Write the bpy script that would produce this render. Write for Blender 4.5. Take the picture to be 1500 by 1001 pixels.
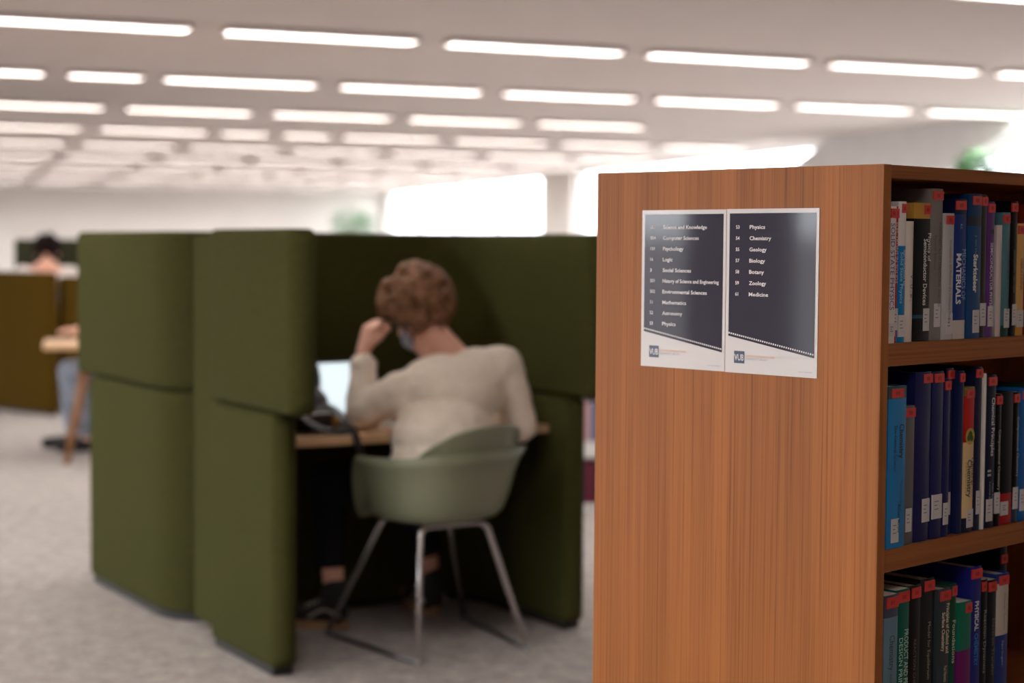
import bpy, bmesh, math, random
from mathutils import Vector, Matrix, Euler
random.seed(7)
PI = math.pi
for o in list(bpy.data.objects): bpy.data.objects.remove(o)
scene = bpy.context.scene
C = scene.collection

# ------------------------------------------------------------------ camera
PITCH, ROLL, CAMH = 0.0552, 0.0069, 1.38
cam_d = bpy.data.cameras.new('camera'); cam = bpy.data.objects.new('camera', cam_d); C.objects.link(cam)
cam_d.sensor_width = 36; cam_d.sensor_fit = 'HORIZONTAL'; cam_d.lens = 61.72
fw = Vector((0, math.cos(PITCH), -math.sin(PITCH))); up0 = Vector((0, math.sin(PITCH), math.cos(PITCH))); rt0 = Vector((1, 0, 0))
rt = rt0*math.cos(ROLL) + up0*math.sin(ROLL); up = up0*math.cos(ROLL) - rt0*math.sin(ROLL)
M = Matrix((rt, up, -fw)).transposed().to_4x4(); M.translation = (0, 0, CAMH)
cam.matrix_world = M
cam_d.dof.use_dof = True; cam_d.dof.focus_distance = 3.08; cam_d.dof.aperture_fstop = 2.3
cam_d.clip_end = 300
scene.camera = cam
# ------------------------------------------------------------------ world, exposure
scene.view_settings.view_transform = 'Standard'; scene.view_settings.look = 'None'
scene.view_settings.gamma = 1; scene.view_settings.exposure = 0.65; scene.view_settings.use_curve_mapping = False
LIGHT = 24.0
w = bpy.data.worlds.new('overcast_sky'); scene.world = w; w.use_nodes = True
wn = w.node_tree.nodes; bg = wn['Background']
bg.inputs[1].default_value = 5.5
# overcast sky above the horizon, paved ground below it
wtc = wn.new('ShaderNodeTexCoord'); wsx = wn.new('ShaderNodeSeparateXYZ'); wr = wn.new('ShaderNodeValToRGB')
w.node_tree.links.new(wtc.outputs['Generated'], wsx.inputs[0]); w.node_tree.links.new(wsx.outputs[2], wr.inputs[0]); w.node_tree.links.new(wr.outputs[0], bg.inputs[0])
wr.color_ramp.elements[0].position = 0.0; wr.color_ramp.elements[0].color = (.28, .275, .27, 1)
wr.color_ramp.elements[1].position = .012; wr.color_ramp.elements[1].color = (.92, .96, 1.0, 1)

# ------------------------------------------------------------------ materials
def lin(c):
    return tuple(((v/255)/12.92 if v/255 <= .04045 else ((v/255+.055)/1.055)**2.4) for v in c)
MATS = {}
def mat(name, col, rough=.6, metal=0, spec=.5, coat=0, emit=0, var=0, vscale=20, bump=0, bscale=200, sheen=0, coat_rough=.05):
    if name in MATS: return MATS[name]
    m = bpy.data.materials.new(name); m.use_nodes = True; nt = m.node_tree; p = nt.nodes['Principled BSDF']
    p.inputs['Base Color'].default_value = (*col, 1); p.inputs['Roughness'].default_value = rough
    p.inputs['Metallic'].default_value = metal; p.inputs['Specular IOR Level'].default_value = spec
    p.inputs['Coat Weight'].default_value = coat; p.inputs['Coat Roughness'].default_value = coat_rough
    if sheen: p.inputs['Sheen Weight'].default_value = sheen
    if emit:
        p.inputs['Emission Color'].default_value = (*col, 1); p.inputs['Emission Strength'].default_value = emit
    tc = nt.nodes.new('ShaderNodeTexCoord')
    if var:
        n = nt.nodes.new('ShaderNodeTexNoise'); n.inputs['Scale'].default_value = vscale; n.inputs['Detail'].default_value = 4
        nt.links.new(tc.outputs['Object'], n.inputs['Vector'])
        r = nt.nodes.new('ShaderNodeValToRGB')
        r.color_ramp.elements[0].position = .3; r.color_ramp.elements[1].position = .7
        r.color_ramp.elements[0].color = (*[v*(1-var) for v in col], 1); r.color_ramp.elements[1].color = (*[min(1, v*(1+var)) for v in col], 1)
        nt.links.new(n.outputs[0], r.inputs[0]); nt.links.new(r.outputs[0], p.inputs['Base Color'])
    if bump:
        n2 = nt.nodes.new('ShaderNodeTexNoise'); n2.inputs['Scale'].default_value = bscale; n2.inputs['Detail'].default_value = 3
        nt.links.new(tc.outputs['Object'], n2.inputs['Vector'])
        b = nt.nodes.new('ShaderNodeBump'); b.inputs['Strength'].default_value = bump; b.inputs['Distance'].default_value = .004
        nt.links.new(n2.outputs[0], b.inputs['Height']); nt.links.new(b.outputs[0], p.inputs['Normal'])
    MATS[name] = m
    return m
def wood(name, c0, c1, c2, axis='z', scale=1.0, rough=.42):
    """veneer: fine straight grain running along one object axis"""
    m = bpy.data.materials.new(name); m.use_nodes = True; nt = m.node_tree; p = nt.nodes['Principled BSDF']
    N = nt.nodes.new; L = nt.links.new
    tc = N('ShaderNodeTexCoord'); mp = N('ShaderNodeMapping')
    s = [230*scale]*3; s['xyz'.index(axis)] = 1.6*scale; mp.inputs['Scale'].default_value = s
    L(tc.outputs['Object'], mp.inputs[0])
    n1 = N('ShaderNodeTexNoise'); n1.inputs['Scale'].default_value = 1.0; n1.inputs['Detail'].default_value = 6; n1.inputs['Roughness'].default_value = .65
    n1.inputs['Distortion'].default_value = .25
    L(mp.outputs[0], n1.inputs['Vector'])
    mp2 = N('ShaderNodeMapping'); s2 = [14*scale]*3; s2['xyz'.index(axis)] = .5*scale; mp2.inputs['Scale'].default_value = s2
    L(tc.outputs['Object'], mp2.inputs[0])
    n2 = N('ShaderNodeTexNoise'); n2.inputs['Scale'].default_value = 1.0; n2.inputs['Detail'].default_value = 3
    L(mp2.outputs[0], n2.inputs['Vector'])
    r = N('ShaderNodeValToRGB'); el = r.color_ramp.elements
    el[0].position = .30; el[0].color = (*c0, 1); el[1].position = .72; el[1].color = (*c2, 1)
    e = el.new(.46); e.color = (*c1, 1)
    L(n1.outputs[0], r.inputs[0])
    r2 = N('ShaderNodeValToRGB'); r2.color_ramp.elements[0].position = .3; r2.color_ramp.elements[1].position = .7
    r2.color_ramp.elements[0].color = (.80, .78, .76, 1); r2.color_ramp.elements[1].color = (1.12, 1.1, 1.06, 1)
    L(n2.outputs[0], r2.inputs[0])
    mx = N('ShaderNodeMix'); mx.data_type = 'RGBA'; mx.blend_type = 'MULTIPLY'; mx.inputs[0].default_value = 1
    L(r.outputs[0], mx.inputs[6]); L(r2.outputs[0], mx.inputs[7])
    L(mx.outputs[2], p.inputs['Base Color'])
    p.inputs['Roughness'].default_value = rough; p.inputs['Specular IOR Level'].default_value = .2
    b = N('ShaderNodeBump'); b.inputs['Strength'].default_value = .12; b.inputs['Distance'].default_value = .001
    L(n1.outputs[0], b.inputs['Height']); L(b.outputs[0], p.inputs['Normal'])
    MATS[name] = m; return m
def banded(name, bands, rough=.35, coat=.5):
    """printed cover: flat colour bands up the spine (object z in metres)"""
    m = bpy.data.materials.new(name); m.use_nodes = True; nt = m.node_tree; p = nt.nodes['Principled BSDF']
    tc = nt.nodes.new('ShaderNodeTexCoord'); sx = nt.nodes.new('ShaderNodeSeparateXYZ'); ml = nt.nodes.new('ShaderNodeMath'); ml.operation = 'MULTIPLY'
    ml.inputs[1].default_value = 1/.4
    nt.links.new(tc.outputs['Object'], sx.inputs[0]); nt.links.new(sx.outputs[2], ml.inputs[0])
    r = nt.nodes.new('ShaderNodeValToRGB'); r.color_ramp.interpolation = 'CONSTANT'; el = r.color_ramp.elements
    el[0].position = 0; el[0].color = (*bands[0][1], 1); el.remove(el[1])
    for z, c in bands[1:]:
        x = el.new(z/.4); x.color = (*c, 1)
    nt.links.new(ml.outputs[0], r.inputs[0]); nt.links.new(r.outputs[0], p.inputs['Base Color'])
    p.inputs['Roughness'].default_value = rough; p.inputs['Coat Weight'].default_value = coat*.25; p.inputs['Coat Roughness'].default_value = .12; p.inputs['Specular IOR Level'].default_value = .15
    return m

# ------------------------------------------------------------------ object helpers
def tag(o, label=None, cat=None, group=None, kind=None):
    if label: o['label'] = label
    if cat: o['category'] = cat
    if group: o['group'] = group
    if kind: o['kind'] = kind
    return o
def empty(name, loc=(0, 0, 0), rz=0):
    o = bpy.data.objects.new(name, None); C.objects.link(o); o.location = loc; o.rotation_euler = (0, 0, rz); o.empty_display_size = .1
    return o
def link(name, me, m, parent=None, smooth=False):
    o = bpy.data.objects.new(name, me); C.objects.link(o)
    if m is not None and not me.materials: me.materials.append(m)
    if smooth:
        for p in me.polygons: p.use_smooth = True
    if parent: o.parent = parent
    return o
def obj(name, bm, m, parent=None, smooth=False):
    bmesh.ops.recalc_face_normals(bm, faces=bm.faces)
    me = bpy.data.meshes.new(name); bm.to_mesh(me); bm.free()
    return link(name, me, m, parent, smooth)
def box(bm, a, b):
    vs = [bm.verts.new((x, y, z)) for x in (a[0], b[0]) for y in (a[1], b[1]) for z in (a[2], b[2])]
    for f in ((0, 1, 3, 2), (4, 6, 7, 5), (0, 4, 5, 1), (2, 3, 7, 6), (0, 2, 6, 4), (1, 5, 7, 3)): bm.faces.new([vs[i] for i in f])
    return vs
def boxo(name, a, b, m, parent=None, bevel=0, seg=2):
    bm = bmesh.new(); box(bm, a, b)
    if bevel: bmesh.ops.bevel(bm, geom=bm.edges[:], offset=bevel, segments=seg, affect='EDGES', profile=.5)
    return obj(name, bm, m, parent, smooth=False)
def prism(bm, poly, z0, z1):
    lo = [bm.verts.new((x, y, z0)) for x, y in poly]; hi = [bm.verts.new((x, y, z1)) for x, y in poly]
    n = len(poly)
    bm.faces.new(lo[::-1]); bm.faces.new(hi)
    for i in range(n): bm.faces.new((lo[i], lo[(i+1) % n], hi[(i+1) % n], hi[i]))
def tube(bm, pts, rad, n=10, cap=True):
    pts = [Vector(p) for p in pts]; rads = rad if isinstance(rad, (list, tuple)) else [rad]*len(pts)
    rings = []; prev = None
    for i, p in enumerate(pts):
        t = (pts[min(i+1, len(pts)-1)] - pts[max(i-1, 0)]).normalized()
        if prev is None:
            a = t.orthogonal().normalized()
        else:
            a = (prev - t*prev.dot(t)).normalized()
        prev = a; b = t.cross(a)
        rings.append([bm.verts.new(p + (a*math.cos(2*PI*k/n) + b*math.sin(2*PI*k/n))*rads[i]) for k in range(n)])
    for i in range(len(rings)-1):
        for k in range(n): bm.faces.new((rings[i][k], rings[i][(k+1) % n], rings[i+1][(k+1) % n], rings[i+1][k]))
    if cap: bm.faces.new(rings[0][::-1]); bm.faces.new(rings[-1])
def smooth_path(pts, k=6):
    """round a polyline with Catmull-Rom"""
    P = [Vector(p) for p in pts]; P = [P[0]*2-P[1]] + P + [P[-1]*2-P[-2]]; out = []
    for i in range(1, len(P)-2):
        for j in range(k):
            t = j/k
            out.append(.5*((2*P[i]) + (-P[i-1]+P[i+1])*t + (2*P[i-1]-5*P[i]+4*P[i+1]-P[i+2])*t*t + (-P[i-1]+3*P[i]-3*P[i+1]+P[i+2])*t**3))
    out.append(P[-2]); return out
def bend(pts, r=.04, k=6):
    """polyline with rounded corners"""
    P = [Vector(p) for p in pts]; out = [P[0]]
    for i in range(1, len(P)-1):
        a = (P[i-1]-P[i]); b = (P[i+1]-P[i]); d = min(r, a.length*.45, b.length*.45)
        p0 = P[i]+a.normalized()*d; p1 = P[i]+b.normalized()*d
        for j in range(k+1):
            t = j/k; out.append(p0*(1-t)**2 + P[i]*2*t*(1-t) + p1*t*t)
    out.append(P[-1]); return out
def capsule(bm, a, b, ra, rb, n=14, flat=None):
    """tapered limb with rounded ends"""
    a = Vector(a); b = Vector(b); d = (b-a); L = max(d.length, 1e-5); d.normalize()
    pts = []; rr = []
    for k in range(1, 6):
        t = PI/2*(1-k/5); pts.append(a - d*ra*math.sin(t)); rr.append(max(ra*math.cos(t), 1e-4))
    for k in range(0, 5):
        t = PI/2*(k/5); pts.append(b + d*rb*math.sin(t)); rr.append(max(rb*math.cos(t), 1e-4))
    tube(bm, pts, rr, n)
def ellip(bm, c, r, rot=None, seg=20, rings=12):
    mt = Matrix.Translation(Vector(c)) @ (rot.to_4x4() if rot is not None else Matrix.Identity(4)) @ Matrix.Diagonal((*r, 1))
    bmesh.ops.create_uvsphere(bm, u_segments=seg, v_segments=rings, radius=1, matrix=mt)
def fuse(name, bm, m, parent, voxel=.008, smooth=4, disp=0, dscale=.1, off=Vector((0, 0, 0))):
    """melt overlapping forms into one continuous skin"""
    me = bpy.data.meshes.new(name); bm.to_mesh(me); bm.free()
    o = bpy.data.objects.new(name, me); C.objects.link(o)
    r = o.modifiers.new('r', 'REMESH'); r.mode = 'VOXEL'; r.voxel_size = voxel
    s = o.modifiers.new('s', 'SMOOTH'); s.iterations = smooth; s.factor = .5
    if disp:
        tx = bpy.data.textures.new(name+'_folds', 'CLOUDS'); tx.noise_scale = dscale
        dm = o.modifiers.new('d', 'DISPLACE'); dm.texture = tx; dm.strength = disp; dm.mid_level = .5; dm.texture_coords = 'LOCAL'
    dg = bpy.context.evaluated_depsgraph_get(); ev = o.evaluated_get(dg)
    me2 = bpy.data.meshes.new_from_object(ev); bpy.data.objects.remove(o); bpy.data.meshes.remove(me)
    me2.transform(Matrix.Translation(-off)); me2.name = name
    me2.materials.clear()
    return link(name, me2, m, parent, smooth=True)
def text_mesh(body, X, Y, origin, size=None, width=None, height=None, bold=0, align='CENTER', ext=0):
    """printed lettering lying in the plane of X (reading direction) and Y (up)"""
    cu = bpy.data.curves.new('t', 'FONT'); cu.body = body; cu.size = 1; cu.offset = bold; cu.resolution_u = 2; cu.extrude = ext
    to = bpy.data.objects.new('t', cu); me = bpy.data.meshes.new_from_object(to)
    bpy.data.objects.remove(to); bpy.data.curves.remove(cu)
    xs = [v.co.x for v in me.vertices]; ys = [v.co.y for v in me.vertices]
    x0, x1, y0, y1 = min(xs), max(xs), min(ys), max(ys)
    sx = sy = size or 1
    if height: sx = sy = height/.7
    if width: sx = width/(x1-x0)
    if width and not size and not height: sy = sx
    ox = {'LEFT': x0, 'CENTER': (x0+x1)/2, 'RIGHT': x1}[align]; oy = .35
    X = Vector(X); Y = Vector(Y); Z = X.cross(Y); O = Vector(origin)
    for v in me.vertices:
        v.co = O + X*((v.co.x-ox)*sx) + Y*((v.co.y-oy)*sy)
    me.materials.clear()
    return me
def copy_tree(o, parent=None):
    c = o.copy(); C.objects.link(c)
    if parent: c.parent = parent
    for ch in list(o.children): copy_tree(ch, c)
    return c

# ------------------------------------------------------------------ palette
WOOD_V = wood('teak_veneer_upright', (.19, .058, .013), (.335, .112, .028), (.40, .143, .038), 'z')
WOOD_H = wood('teak_veneer_lengthwise', (.19, .057, .014), (.31, .102, .027), (.38, .136, .037), 'x')
OAK = wood('pale_oak', (.50, .30, .16), (.62, .40, .23), (.68, .46, .28), 'x', .4)
LEGWOOD = wood('oiled_oak_leg', (.16, .07, .028), (.22, .10, .042), (.26, .125, .055), 'z', .5)
FELT = mat('olive_felt', (.050, .0485, .015), .95, spec=.05, var=.10, vscale=60, bump=.25, bscale=500)
MUSTARD = mat('dark_mustard_felt', (.058, .031, .003), .95, spec=.05, var=.10, vscale=60, bump=.25, bscale=500)
DARKFELT = mat('deep_green_felt', (.032, .032, .016), .95, spec=.1, var=.1, vscale=60)
PLINTH = mat('black_plinth', (.006, .006, .006), .5)
SHELL = mat('sage_plastic', (.23, .235, .15), .38, spec=.5)
CHROME = mat('brushed_chrome', (.55, .51, .50), .25, metal=1)
GLIDE = mat('clear_glide', (.30, .28, .27), .15)
WHITE = mat('white_paint', (.78, .76, .74), .5)
BLACKM = mat('black_plastic', (.010, .010, .011), .4)

# ------------------------------------------------------------------ the room
PHI = .3974; A17 = math.radians(17.5)
E_ = Vector((math.cos(PHI), math.sin(PHI), 0)); G_ = Vector((-math.sin(A17), math.cos(A17), 0))
CEIL = 2.645
# carpet
cm = bpy.data.materials.new('grey_carpet'); cm.use_nodes = True; nt = cm.node_tree; p = nt.nodes['Principled BSDF']
tc = nt.nodes.new('ShaderNodeTexCoord')
n1 = nt.nodes.new('ShaderNodeTexNoise'); n1.inputs['Scale'].default_value = 14; n1.inputs['Detail'].default_value = 6; n1.inputs['Roughness'].default_value = .7
n2 = nt.nodes.new('ShaderNodeTexNoise'); n2.inputs['Scale'].default_value = 90; n2.inputs['Detail'].default_value = 3
nt.links.new(tc.outputs['Object'], n1.inputs['Vector']); nt.links.new(tc.outputs['Object'], n2.inputs['Vector'])
mx = nt.nodes.new('ShaderNodeMix'); mx.data_type = 'FLOAT'; mx.inputs[0].default_value = .45
nt.links.new(n1.outputs[0], mx.inputs[2]); nt.links.new(n2.outputs[0], mx.inputs[3])
r = nt.nodes.new('ShaderNodeValToRGB'); r.color_ramp.elements[0].position = .40; r.color_ramp.elements[1].position = .60
r.color_ramp.elements[0].color = (.245, .212, .195, 1); r.color_ramp.elements[1].color = (.45, .405, .38, 1)
nt.links.new(mx.outputs[0], r.inputs[0]); nt.links.new(r.outputs[0], p.inputs['Base Color'])
p.inputs['Roughness'].default_value = .95; p.inputs['Specular IOR Level'].default_value = .1
b = nt.nodes.new('ShaderNodeBump'); b.inputs['Strength'].default_value = .5; b.inputs['Distance'].default_value = .005
nt.links.new(n2.outputs[0], b.inputs['Height']); nt.links.new(b.outputs[0], p.inputs['Normal'])
CARPET = cm
PLASTER = mat('warm_white_plaster', (.68, .62, .595), .9, spec=.2, var=.02, vscale=3)
WALLW = mat('pale_wall_paint', (.74, .71, .68), .85, spec=.2, var=.02, vscale=2)
GREYC = mat('grey_render', (.72, .72, .72), .8, spec=.2, var=.04, vscale=4)
W0 = Vector((4.136, 19.511, 0))                       # a point on the window wall
FAR0 = Vector((-10.9, 39.4, 0))                       # a point on the far wall
def isect(p, d, q, e):
    det = d.x*(-e.y) - d.y*(-e.x); rx, ry = q.x-p.x, q.y-p.y
    t = (rx*(-e.y) - ry*(-e.x))/det; return p + d*t
far_r = isect(FAR0, E_, W0, G_)
L0 = Vector((-9.5, 1.0, 0))                          # a point on the window wall beyond the left of the room
far_l = isect(FAR0, E_, L0, G_)
B0 = Vector((0, -7.0, 0)); near_l = isect(B0, E_, L0, G_); near_r = isect(B0, E_, W0, G_)
def ring(o):  # room outline pushed outward a little
    return [near_l + (-E_-G_)*o, near_r + (E_-G_)*o, far_r + (E_+G_)*o, far_l + (-E_+G_)*o]
bm = bmesh.new(); prism(bm, [(v.x, v.y) for v in ring(.3)], -.2, 0); tag(obj('floor', bm, CARPET), kind='structure')
bm = bmesh.new(); prism(bm, [(v.x, v.y) for v in ring(.3)], CEIL, CEIL+.3); tag(obj('ceiling', bm, PLASTER), kind='structure')
def wall_piece(bm, O, d, t0, t1, z0, z1, th, outward):
    a = O + d*t0; b = O + d*t1; o = outward*th
    prism(bm, [(a.x, a.y), (b.x, b.y), (b.x+o.x, b.y+o.y), (a.x+o.x, a.y+o.y)], z0, z1)
# far wall, wall behind
bm = bmesh.new(); wall_piece(bm, far_l, E_, 0, (far_r-far_l).length, 0, CEIL, .25, G_); tag(obj('wall_far', bm, WALLW), kind='structure')
bm = bmesh.new(); wall_piece(bm, near_l, E_, 0, (near_r-near_l).length, 0, CEIL, .25, -G_); tag(obj('wall_behind', bm, WALLW), kind='structure')
# glass
gm = bpy.data.materials.new('window_glass'); gm.use_nodes = True; nt = gm.node_tree
for n in list(nt.nodes):
    if n.type == 'BSDF_PRINCIPLED': nt.nodes.remove(n)
tr = nt.nodes.new('ShaderNodeBsdfTransparent'); gl = nt.nodes.new('ShaderNodeBsdfGlossy'); gl.inputs['Roughness'].default_value = .02
ms = nt.nodes.new('ShaderNodeMixShader'); ms.inputs[0].default_value = .04
nt.links.new(tr.outputs[0], ms.inputs[1]); nt.links.new(gl.outputs[0], ms.inputs[2])
nt.links.new(ms.outputs[0], nt.nodes['Material Output'].inputs[0])
GLASS = gm
WIN_N = [0]
def window_wall(name, O, d, tmin, tmax, spans, sill, head, outward):
    bm = bmesh.new(); cuts = [tmin] + [x for s in spans for x in s] + [tmax]
    for i in range(0, len(cuts), 2):
        if cuts[i+1] > cuts[i]+.01: wall_piece(bm, O, d, cuts[i], cuts[i+1], 0, CEIL, .25, outward)
    for a, b_ in spans:
        if sill > 0: wall_piece(bm, O, d, a, b_, 0, sill, .25, outward)
        wall_piece(bm, O, d, a, b_, head, CEIL, .25, outward)
    tag(obj(name, bm, WALLW), kind='structure')
    for a, b_ in spans:
        WIN_N[0] += 1
        w_ = empty('window_%d' % WIN_N[0], O + d*((a+b_)/2) + outward*.12); tag(w_, kind='structure')
        n = max(1, round((b_-a)/3.2)); step = (b_-a)/n; c0 = -(b_-a)/2
        def P(t, k): v = d*t + outward*k; return (v.x, v.y)
        bm = bmesh.new()
        for t0, t1 in [(c0, c0+.06), (-c0-.06, -c0)] + [(c0+step*i-.03, c0+step*i+.03) for i in range(1, n)]:
            prism(bm, [P(t0, -.03), P(t1, -.03), P(t1, .03), P(t0, .03)], sill, head)
        for z0, z1 in ((sill, sill+.06), (head-.05, head)):
            prism(bm, [P(c0, -.03), P(-c0, -.03), P(-c0, .03), P(c0, .03)], z0, z1)
        obj('window_frame', bm, WHITE, w_)
        for i in range(n):
            bm = bmesh.new(); t0 = c0+step*i+.03; t1 = c0+step*(i+1)-.03
            prism(bm, [P(t0, -.004), P(t1, -.004), P(t1, .004), P(t0, .004)], sill+.05, head-.04)
            obj('pane', bm, GLASS, w_)
tR0 = (near_r-W0).dot(G_); tR1 = (far_r-W0).dot(G_)
window_wall('wall_right', W0, G_, tR0, tR1, [(-7.5, 10.45), (12.1, min(26.0, tR1-.2))], .30, CEIL-.03, E_)
tL0 = (near_l-L0).dot(G_); tL1 = (far_l-L0).dot(G_)
window_wall('wall_left', L0, G_, tL0, tL1, [(-7.0, .85), (1.6, 20.0)], .30, CEIL-.10, -E_)
# slanting grey soffit of a ramp that runs down along the glazing
bm = bmesh.new()
def soff(t, z, k): v = W0 + G_*t - E_*k; return bm.verts.new((v.x, v.y, z))
f_ = [[soff(-3.35, CEIL, k), soff(.72, CEIL, k), soff(8.4, .28, k), soff(4.35, .28, k)] for k in (.02, .32)]
for q in f_: bm.faces.new(q)
for i in range(4): bm.faces.new((f_[0][i], f_[0][(i+1) % 4], f_[1][(i+1) % 4], f_[1][i]))
tag(obj('trim_1', bm, GREYC), 'slanting grey soffit across the glazed wall', kind='structure')

# ------------------------------------------------------------------ ceiling lights
DIFF = mat('lit_diffuser', (1.0, .965, .93), .5, emit=LIGHT)
FRAME = mat('light_frame', (.46, .42, .40), .6, spec=.2)
BASE = Vector((-1.794, 10.336, 0)); ROWSTEP = 3.147/math.cos(PHI-A17); PITCHL = 1.395
def light_mesh(Lh):
    wd = .075
    bm = bmesh.new()
    for a, b_ in (((-Lh-.012, -wd-.012, -.038), (Lh+.012, -wd, 0)), ((-Lh-.012, wd, -.038), (Lh+.012, wd+.012, 0)),
                  ((-Lh-.012, -wd, -.038), (-Lh, wd, 0)), ((Lh, -wd, -.038), (Lh+.012, wd, 0))): box(bm, a, b_)
    bmesh.ops.recalc_face_normals(bm, faces=bm.faces); f = bpy.data.meshes.new('frame'); bm.to_mesh(f); bm.free(); f.materials.append(FRAME)
    bm = bmesh.new(); box(bm, (-Lh, -wd, -.008), (Lh, wd, -.001)); bmesh.ops.recalc_face_normals(bm, faces=bm.faces)
    g = bpy.data.meshes.new('diffuser'); bm.to_mesh(g); bm.free(); g.materials.append(DIFF)
    return f, g
FULL = light_mesh(.585); HALF = light_mesh(.265)
def ceiling_light(c, meshes, label, group):
    o = empty('ceiling_light', (c.x, c.y, CEIL), PHI); tag(o, label, 'ceiling light', group)
    link('frame', meshes[0], None, o); link('diffuser', meshes[1], None, o)
for k in range(-4, 10):
    for i in range(-14, 14):
        c = BASE + G_*(ROWSTEP*k) + E_*(PITCHL*(i+.5))
        dR = (c-W0).dot(Vector((G_.y, -G_.x, 0)))
        dL = (c-L0).dot(Vector((G_.y, -G_.x, 0)))
        if dR > -.75 or dL < .9: continue
        if k < 0 and not (-7.5 < c.x < 7.5 and c.y > 0): continue
        if k < -1 and c.x > .5: continue
        if k >= 0 and abs(c.x)/c.y > .42: continue
        if k == 2 and dR > -3.0: continue
        if (k, i) in ((1, -1), (3, 1)):
            for s in (-.26, .26): ceiling_light(c + E_*(PITCHL*s), HALF, 'short half-length white strip light recessed in the ceiling', 'half-length ceiling strip lights')
        else:
            ceiling_light(c, FULL, 'long white strip light recessed in the ceiling', 'full-length ceiling strip lights')

# ------------------------------------------------------------------ bookcase
TH = .7733; BC = Vector((.6321, 3.0036, 0)); BW = .667; BL = .95; ZT = 1.5218
bn = Vector((math.cos(TH), math.sin(TH), 0)); bmv = Vector((-math.sin(TH), math.cos(TH), 0))
case = empty('bookcase', BC, TH); tag(case, 'double-sided orange-brown wooden bookcase with two notices on its end panel', 'bookcase')
PT = .0235
boxo('end_panel', (0, 0, 0), (PT, BW, ZT), WOOD_V, case, .0012)
boxo('end_panel', (BL-PT, 0, 0), (BL, BW, ZT), WOOD_V, case, .0012)
boxo('top_board', (PT, .001, ZT-.0235), (BL-PT, BW-.001, ZT-.0005), WOOD_H, case, .001)
boxo('back_panel', (PT, BW/2-.008, .08), (BL-PT, BW/2+.008, ZT-.0235), WOOD_H, case)
SH = [1.2131, .8537, .494, .134]
for z in SH:
    for y0, y1 in ((.0015, BW/2-.008), (BW/2+.008, BW-.0015)):
        boxo('shelf', (PT, y0, z-.0395), (BL-PT, y1, z), WOOD_H, case, .001)
boxo('plinth', (PT, .03, 0), (BL-PT, BW-.03, .08), PLINTH, case)

# extra empty bookcase across the aisle, out of view, added to shade the books
shade_case = copy_tree(case); q = BC - bmv*(1.12+BW) + bn*.0; shade_case.location = q
tag(shade_case, 'unseen empty wooden bookcase added across the aisle to shade the first', 'bookcase')

# ------------------------------------------------------------------ books
PAGES = mat('book_pages', (.62, .56, .47), .9, var=.06, vscale=300)
REDL = mat('red_sticker', (.62, .030, .020), .45, coat=.3)
LABL = mat('call_number_label', (.62, .58, .56), .5, coat=.3)
INK = mat('dark_print', (.16, .14, .14), .6)
REDINK = mat('dark_print_on_red', (.30, .014, .010), .6)
TEXTM = {}
def textmat(c):
    k = tuple(round(x, 3) for x in c)
    if k not in TEXTM: TEXTM[k] = mat('lettering_%d' % len(TEXTM), c, .5)
    return TEXTM[k]
XT, YT = (0, 0, -1), (1, 0, 0)      # spine lettering reads downward
def book(shelf, s0, wd, h, label, bands, texts=(), red=(.12, .9), lab=(.15, .85, .012, .05), rec=.010, depth=.185, group=None, soft=False, coat=.5, redh=.016, redtop=.004, round_=.2):
    z0 = SH[shelf]
    P = BC + bn*s0 + bmv*rec; root = empty('book', (P.x, P.y, z0 + .0005), TH); tag(root, label, 'book', group)
    wd -= .0006
    if isinstance(bands, tuple): bands = [(0, bands)]
    cm_ = banded('cover', bands, coat=coat)
    ct = .0012 if soft else .0024; rr = min(.3, round_)*.012
    # cover: spine with gently rounded back and two boards, one U-shaped sheet
    prof = []
    n = 8
    for i in range(n+1):
        t = i/n; prof.append((t*wd, rr*(2*t-1)**2))
    outer = [(0, depth)] + prof + [(wd, depth)]
    inner = [(wd-ct, depth), (wd-ct, rr+ct)] + [(x*(wd-2*ct)/wd+ct, y+ct*1.4) for x, y in prof[::-1]] + [(ct, rr+ct), (ct, depth)]
    ov = 0 if soft else .003
    bm = bmesh.new(); prism(bm, outer+inner, 0, h)
    obj('cover', bm, cm_, root)
    boxo('pages', (ct+.0002, rr+ct*1.6+.001, ov+.0003), (wd-ct-.0002, depth-ov-.0005, h-ov-.0003), PAGES, root)
    y = -.0004
    if red:
        a, b_ = red; q = boxo('sticker', (a*wd, y-.0002, h-redtop-redh), (b_*wd, y+rr*.8+.0006, h-redtop), REDL, root)
        cx = (a+b_)/2*wd; ww = (b_-a)*wd*.34
        bm = bmesh.new(); zc = h-redtop-redh/2
        for k in range(3): box(bm, (cx-ww*.5+k*ww*.38, y-.0005, zc-.0035), (cx-ww*.5+k*ww*.38+ww*.2, y-.0002, zc+.0035))
        obj('sticker_print', bm, REDINK, root)
    if lab:
        a, b_, z1, z2 = lab; boxo('call_label', (a*wd, y-.0002, z1), (b_*wd, y+rr*.8+.0006, z2), LABL, root)
        bm = bmesh.new(); lw = (b_-a)*wd
        for k in range(3):
            zc = z2-(z2-z1)*(.28+.16*k); box(bm, (a*wd+lw*.2, y-.0005, zc-.0007), (a*wd+lw*(.65-.15*(k % 2)), y-.0002, zc+.0007))
        obj('label_print', bm, INK, root)
    for T in texts:
        body, hz, ln, xf, col = T[:5]; bold = T[5] if len(T) > 5 else .0; ht = T[6] if len(T) > 6 else None
        me = text_mesh(body, XT, YT, (xf*wd, y-.0004, hz*h), width=ln, height=ht or min(.011, ln/len(body)*1.4), bold=bold)
        link('title', me, textmat(col), root)
    return root
c_ = lambda *a: lin(a)
WHT = c_(225, 215, 205); GLD = c_(190, 140, 60)
DK = c_(9, 8, 9); NAVY = c_(28, 30, 78)
CRM = c_(214, 200, 186)
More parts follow.
